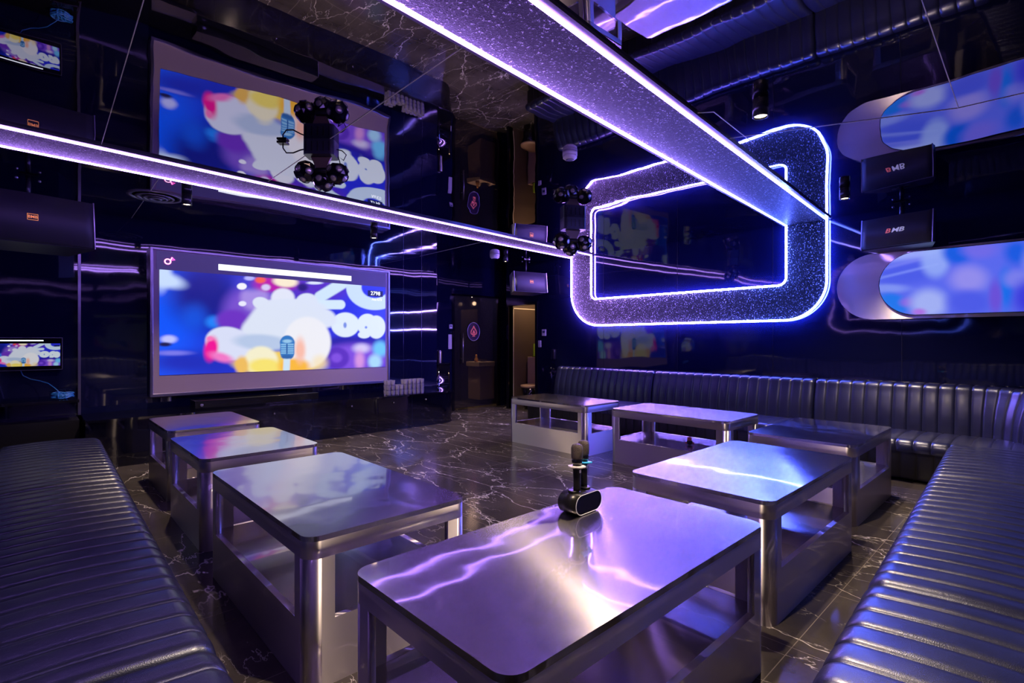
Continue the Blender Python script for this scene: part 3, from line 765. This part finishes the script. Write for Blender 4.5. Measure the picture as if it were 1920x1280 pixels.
def table(x0, x1, y0, y1, label):
    along_x = (x1 - x0) > (y1 - y0)
    L, Wd = (x1 - x0, y1 - y0) if along_x else (y1 - y0, x1 - x0)
    t = thing('steel_table', label, 'table', ((x0 + x1) / 2, (y0 + y1) / 2, 0), 0 if along_x else PI / 2, 'brushed steel coffee tables')
    m = table_meshes(L, Wd, 0)
    obj('tabletop', m['top'], M_STEELT, t); obj('apron', m['apron'], M_STEELS, t)
    for b in m['legs']: obj('leg', b, M_STEELS, t)
    obj('base', m['base'], M_STEELS, t); obj('shelf', m['shelf'], M_STEELT, t)
table(.775, 2.225, .835, 1.60, 'brushed steel table nearest the camera with two microphones on it')
table(.77, 1.55, 1.965, 3.375, 'long steel table at left reflecting the bright video screen, left of the nearest table')
table(.80, 1.565, 3.73, 4.75, 'steel table second from the black bench on the left side, blue and pink reflection')
table(.85, 1.58, 5.09, 6.09, 'steel table closest to the black bench, far left of the room')
table(2.53, 3.915, .92, 1.71, 'steel table with bright white squiggle reflection, right of the microphones')
table(4.34, 5.53, 1.01, 1.785, 'steel table in the right corner between both sofas')
table(4.75, 5.50, 2.12, 3.45, 'steel table with a small red toy on its shelf')
table(4.72, 5.42, 3.78, 5.08, 'steel table in front of the sofa end nearest the doorway')

# toy on the shelf
t = thing('toy_figure', 'small red and black toy on the shelf of a steel table by the sofa', 'toy', (5.05, 2.66, .257), .4)
bm = bm_(); bmesh.ops.create_uvsphere(bm, u_segments=16, v_segments=10, radius=.03, matrix=Matrix.Translation((0, 0, .03))); obj('body', bm, M_BLACK, t, True)
bm = bm_(); bmesh.ops.create_uvsphere(bm, u_segments=16, v_segments=10, radius=.024, matrix=Matrix.Translation((-.006, 0, .066))); obj('head', bm, mat('toy_red', (.45, .08, .14), .3), t, True)
bm = bm_()
for s in (-1, 1): bmesh.ops.create_uvsphere(bm, u_segments=12, v_segments=8, radius=.012, matrix=Matrix.Translation((0, s * .034, .02)))
obj('feet', bm, bpy.data.materials['toy_red'], t, True)

# ------------------------------------------------------------------ microphones in their dock
def mic_dock():
    t = thing('microphone_dock', 'black oval microphone dock with white outline on the nearest steel table', 'dock', (1.79, 1.46, .594), math.radians(2))
    def pill(hl, r, cz, n=12):
        return [(hl + r * math.sin(PI * i / n), cz + r * math.cos(PI * i / n)) for i in range(n + 1)] + [(-hl - r * math.sin(PI * i / n), cz - r * math.cos(PI * i / n)) for i in range(n + 1)]
    hl, r = .052, .045
    bm = bm_(); prism(bm, [(x, -.045, z) for x, z in pill(hl, r, r + .002)], (0, .10, 0), True)
    es = [e for e in bm.edges if abs(e.verts[0].co.y - e.verts[1].co.y) < 1e-6]; bmesh.ops.bevel(bm, geom=es, offset=.004, segments=2, affect='EDGES')
    obj('body', bm, M_MICB, t)
    bm = bm_(); prism(bm, [(x, -.0462, z) for x, z in pill(hl, r - .006, r + .002)], (0, .003, 0)); obj('front_panel', bm, M_BLACKG, t)
    bm = bm_(); tube(bm, [(x, -.0465, z) for x, z in pill(hl, r - .003, r + .002)], .0013, 6, True); obj('outline', bm, mat('outline_white', (.8, .8, .85), .3, emit=(.8, .85, 1), es=.02), t)
    for s in (-1, 1):
        bm = bm_(); lathe(bm, [(.026, 0), (.026, .006), (.022, .008)], 24, (s * .040, .008, .092)); obj('socket', bm, M_BLACK, t)
M_MICB = mat('mic_black', (.012, .011, .012), .3, .3); M_MESH = mat('mic_mesh', (.07, .055, .05), .5, .6)
def _mm():
    v = coords(M_MESH); vo = M_MESH.node_tree.nodes.new('ShaderNodeTexVoronoi'); vo.inputs['Scale'].default_value = 420
    M_MESH.node_tree.links.new(v, vo.inputs['Vector'])
    M_MESH.node_tree.links.new(bump(M_MESH, vo.outputs[0], .002), M_MESH.node_tree.nodes['Principled BSDF'].inputs['Normal'])
_mm()
mic_dock()
def mic(label, off, tilt, ringcol, nm):
    ca, sa = math.cos(math.radians(2)), math.sin(math.radians(2))
    p = (1.79 + off[0] * ca, 1.46 + off[1], .594 + .098)
    t = thing('microphone', label, 'microphone', p, 0, 'wireless microphones')
    t.rotation_euler = tilt; t.scale = (.96, .96, .89)
    bm = bm_(); lathe(bm, [(.0155, 0), (.0165, .01), (.0165, .05), (.0185, .085), (.0195, .125), (.0195, .13)], 24); obj('handle', bm, M_MICB, t)
    bm = bm_(); lathe(bm, [(.0205, .128), (.024, .137), (.0245, .150), (.022, .155)], 24); obj('collar', bm, M_BLACKG, t)
    bm = bm_(); lathe(bm, [(.023, .153), (.0265, .160), (.0275, .185), (.0275, .208), (.023, .222), (.012, .228)], 24); obj('grille', bm, M_MESH, t)
    bm = bm_()
    n = 60; prof = [(.020, .112), (.0, .0)]
    A = []; 
    for (zz, k) in ((.113, 0), (.113, 1), (.121, 1), (.121, 0)):
        A.append([bm.verts.new(((.0185 if k == 0 else .036 + .0045 * abs(math.cos(3 * a)) ** .7) * math.cos(a), (.0185 if k == 0 else .036 + .0045 * abs(math.cos(3 * a)) ** .7) * math.sin(a), zz)) for a in [2 * PI * i / n for i in range(n)]])
    for k in range(4):
        P_, Q = A[k], A[(k + 1) % 4]
        for i in range(n): f = bm.faces.new((P_[i], P_[(i + 1) % n], Q[(i + 1) % n], Q[i])); f.smooth = k % 2 == 1
    obj('ring', bm, mat(nm, ringcol, .35), t)
    bm = bm_(); box(bm, -.006, .006, -.0203, -.0185, .088, .102, .001); obj('switch', bm, M_PLATE, t)
mic('black wireless microphone with white anti roll ring standing in the dock', (-.034, -.006), (math.radians(-3), math.radians(4), 0), (.70, .66, .62), 'ring_white')
mic('black wireless microphone with blue anti roll ring standing in the dock', (.050, .022), (math.radians(-5), math.radians(5), 0), (.02, .42, .80), 'ring_blue')

# ------------------------------------------------------------------ channelled leather sofas
def sweep(path, prof, pitch, depth, s0, s1, end=.03, bulge_end=.03, nprof_norm=None):
    """path(s)->(pos2d, inward normal2d); prof list of (d,z) from back to front; channels along s"""
    bm = bm_()
    n = max(1, round((s1 - s0) / pitch)); pw = (s1 - s0) / n
    ts = [0, .035, .10, .25, .5, .75, .90, .965]
    ss = []
    for i in range(n):
        for t in ts: ss.append((s0 + (i + t) * pw, t))
    ss.append((s1, 0))
    pr = [Vector(p) for p in prof]; nr = []
    for i in range(len(pr)):
        d = (pr[min(i + 1, len(pr) - 1)] - pr[max(i - 1, 0)]).normalized(); nr.append(Vector((-d.y, d.x)))
    # outward normal must point away from body: profile goes back->front over the top => outward is left of travel
    rings = []
    for s, t in ss:
        p, nn = path(s)
        g = 1 - abs(2 * t - 1) ** 8 if t else 0
        e = min(s - s0, s1 - s); q = 0
        if e < end: q = -bulge_end * (1 - math.sqrt(max(0, 1 - (1 - e / end) ** 2)))
        ring = []
        for c, nv in zip(pr, nr):
            o = c + nv * (depth * (g - 1) + q)
            ring.append(bm.verts.new((p[0] + nn[0] * o.x, p[1] + nn[1] * o.x, o.y)))
        rings.append(ring)
    for A, B in zip(rings, rings[1:]):
        for i in range(len(A) - 1):
            f = bm.faces.new((A[i], A[i + 1], B[i + 1], B[i])); f.smooth = True
    bm.faces.new(rings[0][::-1]); bm.faces.new(rings[-1])
    return bm

def seat_prof(dep, zt=.42, r=.075, zbot=.30):
    P_ = [(0.0, zbot), (0.0, zt - .02), (.02, zt - .004), (.06, zt)]
    for i in range(1, 8): P_.append((.06 + (dep - r - .06) * i / 8, zt + .012 * math.sin(PI * i / 8)))
    for i in range(0, 9):
        a = PI / 2 * (1 - i / 8); P_.append((dep - r + r * math.cos(a), zt - r + r * math.sin(a)))
    P_ += [(dep, zt - r - .02), (dep - .012, zbot)]
    return P_
def back_prof(dep, z0=.40, zt=.90, r=.07):
    # from wall side over the top to the front and down
    P_ = [(0.0, z0), (0.0, zt - .04), (.015, zt - .012), (.04, zt)]
    d1 = dep * .62
    for i in range(0, 8):
        a = PI / 2 * (1 - i / 7); P_.append((d1 - r + r * math.cos(a), zt - r + r * math.sin(a)))
    for i in range(1, 9):
        k = i / 8; P_.append((d1 + (dep - d1) * k ** 1.0 + .018 * math.sin(PI * k), zt - r - (zt - r - z0) * k))
    return P_

def line_path(p0, p1, inward):
    p0 = Vector(p0); p1 = Vector(p1); d = (p1 - p0).normalized(); n = Vector((-d.y, d.x))
    if n.dot(Vector(inward)) < 0: n = -n
    return (lambda s: (p0 + d * s, n)), (p1 - p0).length
def base_bm(path, s0, s1, dep, ribbed=False):
    prof = [(0, 0.03), (0, .30), (dep - .03, .30), (dep - .03, .29), (dep - .03, .06), (dep - .05, .03)]
    if ribbed:
        return sweep(path, prof, .13, .008, s0, s1, .001, 0)
    return sweep(path, prof, .13, .0, s0, s1, .001, 0)

M_LEATHB = mat('black_leather_base', (.008, .008, .010), .4)  # plain black leather of the sofa bases
def sofa_left():
    t = thing('channelled_sofa', 'black channel tufted leather bench sofa along the left edge of the picture', 'sofa', (0, 3, 0))
    off = Matrix.Translation((0, -3, 0))
    path, L = line_path((-.30, -.25), (-.18, 6.42), (1, 0))
    L = 6.67
    cuts = [0.0, 2.06, 4.62, L]
    for a, b in zip(cuts, cuts[1:]):
        o = obj('seat_cushion', sweep(path, seat_prof(.70), .13, .010, a + .002, b - .002, .05, .035), M_LEATH, t); o.matrix_parent_inverse = off
    o = obj('base', base_bm(path, 0, L - .02, .68), M_LEATHB, t); o.matrix_parent_inverse = off
    pb, _ = line_path((-.43, -.25), (-.34, 6.42), (1, 0))
    for a, b in zip(cuts, cuts[1:]):
        o = obj('backrest', sweep(pb, back_prof(.16), .13, .010, a + .002, b - .002, .05, .03), M_LEATH, t); o.matrix_parent_inverse = off
def sofa_right():
    t = thing('channelled_sofa', 'black channel tufted leather bench sofa along the right edge of the picture', 'sofa', (3, 0, 0))
    off = Matrix.Translation((-3, 0, 0))
    path, L = line_path((.55, -.265), (6.04, .0), (0, 1))
    cuts = [0.0, 1.87, 4.07, L]
    for a, b in zip(cuts, cuts[1:]):
        o = obj('seat_cushion', sweep(path, [(d, z + .008) for d, z in seat_prof(.70)], .13, .010, a + .002, b - .002, .05, .035), M_LEATH, t); o.matrix_parent_inverse = off
    o = obj('base', base_bm(path, 0, L - .02, .68), M_LEATHB, t); o.matrix_parent_inverse = off
    pb, _ = line_path((.55, -.42), (5.9, -.16), (0, 1))
    o = obj('backrest', sweep(pb, back_prof(.16), .13, .0085, 0, 5.2, .05, .03), M_LEATH, t); o.matrix_parent_inverse = off
def sofa_back():
    t = thing('channelled_sofa', 'black channel tufted leather sofa with backrest along the neon loop wall', 'sofa', (6.6, 3, 0))
    off = Matrix.Translation((-6.6, -3, 0))
    path, L = line_path((6.80, 6.15), (6.80, .02), (-1, 0))
    cuts = [0.0, 1.96, 4.135, L]
    for a, b in zip(cuts, cuts[1:]):
        o = obj('seat_cushion', sweep(path, [(d, z - .006) for d, z in seat_prof(.74)], .13, .010, a + .002, b - .002, .05, .03), M_LEATH, t); o.matrix_parent_inverse = off
    o = obj('base', base_bm(path, .02, L, .72, True), M_LEATHB, t); o.matrix_parent_inverse = off
    # backrest path: straight then round the corner
    Y0, YC, r = 6.15, .62, .62
    def pb(s):
        st = Y0 - YC
        if s <= st: return Vector((6.985, Y0 - s)), Vector((-1, 0))
        a = (s - st) / r
        if a <= PI / 2:
            return Vector((6.985 - r + r * math.cos(a), YC - r * math.sin(a))), Vector((-math.cos(a), math.sin(a)))
        k = s - st - r * PI / 2
        return Vector((6.985 - r - k, YC - r)), Vector((0, 1))
    cuts = [0.0, 1.96, 4.135, 6.45]
    for a, b in zip(cuts, cuts[1:]):
        o = obj('backrest', sweep(pb, back_prof(.22), .13 if b < 6 else .132, .010, a + .002, b - .002, .05, .03), M_LEATH, t); o.matrix_parent_inverse = off
sofa_left(); sofa_right(); sofa_back()

# ------------------------------------------------------------------ ceiling fittings
def downlight(x, y, label, drop=.105, r=.045, lamp=1.0, cone=110):
    t = thing('downlight', label, 'ceiling light', (x, y, CEIL), 0, 'cylinder downlights')
    bm = bm_(); lathe(bm, [(r, 0), (r, -drop), (r * .86, -drop), (r * .80, -drop + .018), (.01, -drop + .02)], 28); obj('housing', bm, M_DLB, t)
    bm = bm_(); lathe(bm, [(.002, -drop + .012), (r * .8, -drop + .012), (r * .8, -drop + .010), (.002, -drop + .010)], 24); obj('lamp_face', bm, M_WARM, t)
    l = bpy.data.lights.new('downlight_lamp', 'SPOT'); l.energy = K_SPOT * lamp; l.color = (1, .76, .52); l.spot_size = math.radians(cone); l.spot_blend = .7; l.shadow_soft_size = .03
    o = bpy.data.objects.new('lamp', l); C.objects.link(o); o.parent = t; o.location = (0, 0, -drop - .01)
M_DLB = mat('downlight_black', (.03, .03, .045), .25, .5)
downlight(3.25, 1.25, 'black cylinder downlight large in the upper right, in front of the reflected neon', cone=138)
downlight(5.72, 1.42, 'small black cylinder downlight right of the ribbon corner, by the speaker')
downlight(1.16, 6.00, 'black cylinder downlight beside the round vent, above the big screen left end')
downlight(3.35, 6.25, 'black cylinder downlight above the right part of the video screen')
downlight(6.00, 6.55, 'black cylinder downlight between the smoke alarm and the far loudspeaker', lamp=.8, cone=80)
downlight(1.30, 1.05, 'black cylinder downlight on the ceiling above the nearest table, overhead')

def vent():
    t = thing('round_vent', 'round black ceiling vent with concentric rings, above the left loudspeaker', 'vent', (.94, 6.30, CEIL))
    M = mat('vent_metal', (.20, .19, .26), .3, .6)
    for k, (r0, r1, z) in enumerate(((.24, .19, -.012), (.17, .13, -.022), (.115, .08, -.030), (.065, .02, -.036))):
        bm = bm_(); lathe(bm, [(r0, 0 if k == 0 else z + .012), (r0 - .008, z), (r1, z + .010), (r1 + .004, z + .014)], 48); obj('ring', bm, M, t)
vent()
def smoke(x, y, label, s=1.0):
    t = thing('smoke_detector', label, 'smoke detector', (x, y, CEIL), 0, 'white smoke detectors')
    M = bpy.data.materials.get('detector_white') or mat('detector_white', (.60, .55, .68), .4)
    bm = bm_(); lathe(bm, [(.055 * s, 0), (.055 * s, -.022 * s), (.050 * s, -.024 * s)], 32); obj('base', bm, M, t)
    bm = bm_(); lathe(bm, [(.052 * s, -.024 * s), (.052 * s, -.040 * s), (.036 * s, -.052 * s), (.01, -.054 * s)], 32); b = obj('cap', bm, M, t)
    bm = bm_(); lathe(bm, [(.030 * s, -.0525 * s), (.030 * s, -.0545 * s), (.024 * s, -.0555 * s)], 24); obj('chamber', bm, M_DARKSCR, t)
smoke(3.08, 2.62, 'white smoke detector on the mirror ceiling left of the neon loop', 1.05)
smoke(5.75, 6.55, 'white smoke detector near the far loudspeaker by the entrance', 1.5)

# loudspeakers -------------------------------------------------------
M_GRILLE = mat('speaker_grille', (.022, .021, .040), .55, .2)
M_SPKB = mat('speaker_cabinet', (.02, .02, .045), .35)
def speaker(label, loc, rz, tilt, w_, h_, dep, logo, drop, cat='loudspeaker'):
    """face looks along local -Y"""
    t = thing('loudspeaker', label, cat, loc, rz, 'hanging loudspeakers')
    T = Matrix.Rotation(math.radians(tilt), 4, 'X')
    hx, hz = w_ / 2, h_ / 2
    bx = hx * .70
    bm = bm_()
    F_ = [(-hx, -dep / 2), (hx, -dep / 2), (hx, -dep / 2 + .05), (bx, dep / 2), (-bx, dep / 2), (-hx, -dep / 2 + .05)]
    prism(bm, [(x, y, -hz) for x, y in F_], (0, 0, h_)); bmesh.ops.bevel(bm, geom=bm.edges[:], offset=.006, segments=2, affect='EDGES')
    bm.transform(T); body = obj('cabinet', bm, M_SPKB, t)
    bm = bm_(); G = []
    n = 12
    for i in range(n + 1):
        k = -1 + 2 * i / n; G.append((k * (hx - .008), -dep / 2 - .012 - .022 * (1 - k * k)))
    prism(bm, [(x, y, -hz + .008) for x, y in [(-hx + .008, -dep / 2 + .002)] + G + [(hx - .008, -dep / 2 + .002)]], (0, 0, h_ - .016), True)
    bm.transform(T); g = obj('grille', bm, M_GRILLE, t)
    for s in (-1, 1):
        bm = bm_(); box(bm, s * (hx - .004) - .004, s * (hx - .004) + .004, -dep / 2 - .016, -dep / 2 + .004, -hz, hz)
        bm.transform(T); obj('edge_trim', bm, M_TRIM, t)
    if logo == 'badge':
        ly = -dep / 2 - .036
        bm = bm_(); sx, sz = .034, .026
        tube(bm, [(-sx, ly, -sz), (sx, ly, -sz), (sx, ly, sz), (-sx, ly, sz)], .003, 4, True); bm.transform(T); bd = obj('badge', bm, M_ORANGE, g)
        me = text('lettering', 'BMB', .034, T @ basis((0, ly - .001, 0), (1, 0, 0), (0, 0, 1)), M_ORANGE, bd, .001)
    else:
        ly = -dep / 2 - .037
        text('lettering', 'B', .062, T @ basis((-.062, ly, 0), (1, 0, 0), (0, 0, 1)), M_RED, g, .004, .25, 1.35)
        text('lettering', 'MB', .062, T @ basis((.026, ly, 0), (1, 0, 0), (0, 0, 1)), M_WLET, g, .004, .25, 1.35)
    # bracket: plate on ceiling, rod, yoke
    up = CEIL - loc[2]
    bm = bm_(); box(bm, -.06, .06, -.05, .05, up - .012, up - .001, .003); obj('ceiling_plate', bm, M_BLACKG, t)
    bm = bm_(); cyl(bm, (0, 0, hz * .9), (0, 0, up - .01), .018, n=16); obj('pole', bm, M_DLB, t)
    for a in ((-.075, 0, up - .04), (.075, 0, up - .04)):
        bm = bm_(); bmesh.ops.create_uvsphere(bm, u_segments=12, v_segments=8, radius=.012, matrix=Matrix.Translation(a)); obj('knob', bm, M_TRIM, t, True)
    bm = bm_(); box(bm, -.085, .085, -.015, .015, hz * .92, hz * .92 + .022, .003); bm.transform(T); obj('yoke', bm, M_DLB, t)
M_ORANGE = mat('orange_badge', (.9, .35, .10), .4, emit=(1, .35, .1), es=.25)
M_RED = mat('red_lettering', (.85, .18, .16), .4, emit=(.9, .2, .2), es=.15); M_WLET = mat('white_lettering', (.75, .75, .8), .4, emit=(.7, .7, .9), es=.12)
speaker('large black loudspeaker hanging at the left edge above the small monitor', (.0, 6.25, 2.385), math.radians(8), -8, .86, .44, .34, 'badge', .3)
speaker('black loudspeaker hanging beside the entrance with a small red badge', (6.56, 6.62, 2.375), math.radians(-14), -6, .68, .36, .34, 'badge', .3)
speaker('black loudspeaker with white lettering above the blue pill display', (6.72, 1.15, 2.484), math.radians(-100), -4, .64, .33, .28, 'text', .1)

# multi-lens stage lights -------------------------------------------
M_LENS = mat('lens_glass', (.8, .72, .62), .3, .8); M_LENSR = mat('lens_rim', (.06, .06, .09), .25, .6); M_TAN = mat('tan_bracket', (.16, .11, .08), .45, .4)
def lenshead(t, c, r, seed, up=Vector((0, 0, 1))):
    R = Matrix.Rotation(seed, 3, 'Z') @ Matrix.Rotation(seed * 1.7, 3, 'X')
    bm = bm_(); bmesh.ops.create_icosphere(bm, subdivisions=1, radius=r)
    dirs = [R @ v.co.normalized() for v in bm.verts]
    bm.free()
    # truncated icosahedron-like shell: hull of points ringed about each vertex direction
    bm = bm_()
    for d in dirs:
        a = d.orthogonal().normalized(); b = d.cross(a)
        for k in range(5): bm.verts.new(Vector(c) + r * (d * .90 + .42 * (math.cos(2 * PI * k / 5) * a + math.sin(2 * PI * k / 5) * b)))
    bmesh.ops.convex_hull(bm, input=bm.verts)
    h = obj('lens_head', bm, M_BLACKG, t)
    for d in dirs:
        if d.dot(up) > .55: continue
        Q = d.to_track_quat('Z', 'Y').to_matrix()
        bm = bm_(); lathe(bm, [(.34 * r, .90 * r), (.36 * r, 1.0 * r), (.29 * r, 1.02 * r), (.27 * r, .97 * r)], 16, c, Q); e = obj('lens_rim', bm, M_LENSR, h)
        bm = bm_(); lathe(bm, [(.27 * r, .955 * r), (.26 * r, .99 * r), (.14 * r, 1.03 * r), (.02 * r, 1.04 * r)], 16, c, Q); obj('lens', bm, M_LENS, h)
def stage_light(label, x, y, rz, s, cable=False):
    t = thing('stage_light', label, 'stage light', (x, y, CEIL), rz, 'multi lens disco lights')
    bm = bm_(); prism(bm, [(px_, py_, -.11 * s) for px_, py_ in rrect(-.112 * s, .112 * s, -.075 * s, .075 * s, .03 * s, 4)], (0, 0, .11 * s)); obj('base', bm, M_SPKB, t)
    for k in range(5):
        bm = bm_(); box(bm, (-.09 + .042 * k) * s, (-.08 + .042 * k) * s, -.078 * s, -.074 * s, -.09 * s, -.02 * s); obj('vent_slot', bm, M_BLACK, t)
    bm = bm_(); prism(bm, [(-.075 * s, -.01, -.11 * s), (.075 * s, -.01, -.11 * s), (.018 * s, -.01, -.235 * s), (.0, -.01, -.30 * s), (-.018 * s, -.01, -.235 * s)], (0, .02, 0)); obj('bracket', bm, M_TAN, t)
    bm = bm_(); cyl(bm, (-.14 * s, 0, -.21 * s), (.14 * s, 0, -.21 * s), .022 * s, n=16); obj('axle', bm, M_BLACK, t)
    lenshead(t, (-.115 * s, 0, -.215 * s), .080 * s, .4); lenshead(t, (.115 * s, .01, -.225 * s), .080 * s, 1.3); lenshead(t, (.0, .05 * s, -.265 * s), .080 * s, 2.2)
    if cable:
        bm = bm_(); box(bm, -.035, .035, -.03, .03, -.008, .008, .003); 
        bm.transform(Matrix.Translation((-.275, -.02, -.012))); obj('power_adapter', bm, M_BLACK, t)
        bm = bm_(); tube(bm, [(-.275, -.02, -.02), (-.275, -.02, -.05), (-.25, -.02, -.085), (-.20, -.02, -.085), (-.15, -.01, -.06), (-.12, 0, -.05)], .005, 8); obj('cable', bm, M_BLACK, t)
        bm = bm_(); tube(bm, [(.12, -.02, -.06), (.16, -.02, -.07), (.19, -.02, -.10), (.17, -.02, -.14), (.13, -.02, -.11), (.15, -.01, -.19)], .004, 8); obj('cable', bm, M_BLACK, t)
stage_light('black multi lens disco light with dangling adapter hanging in front of the reflected screen', 1.58, 3.74, math.radians(-43), 1.0, True)
stage_light('black multi lens disco light hanging in front of the neon loop left corner', 4.78, 4.02, math.radians(-30), 1.25)
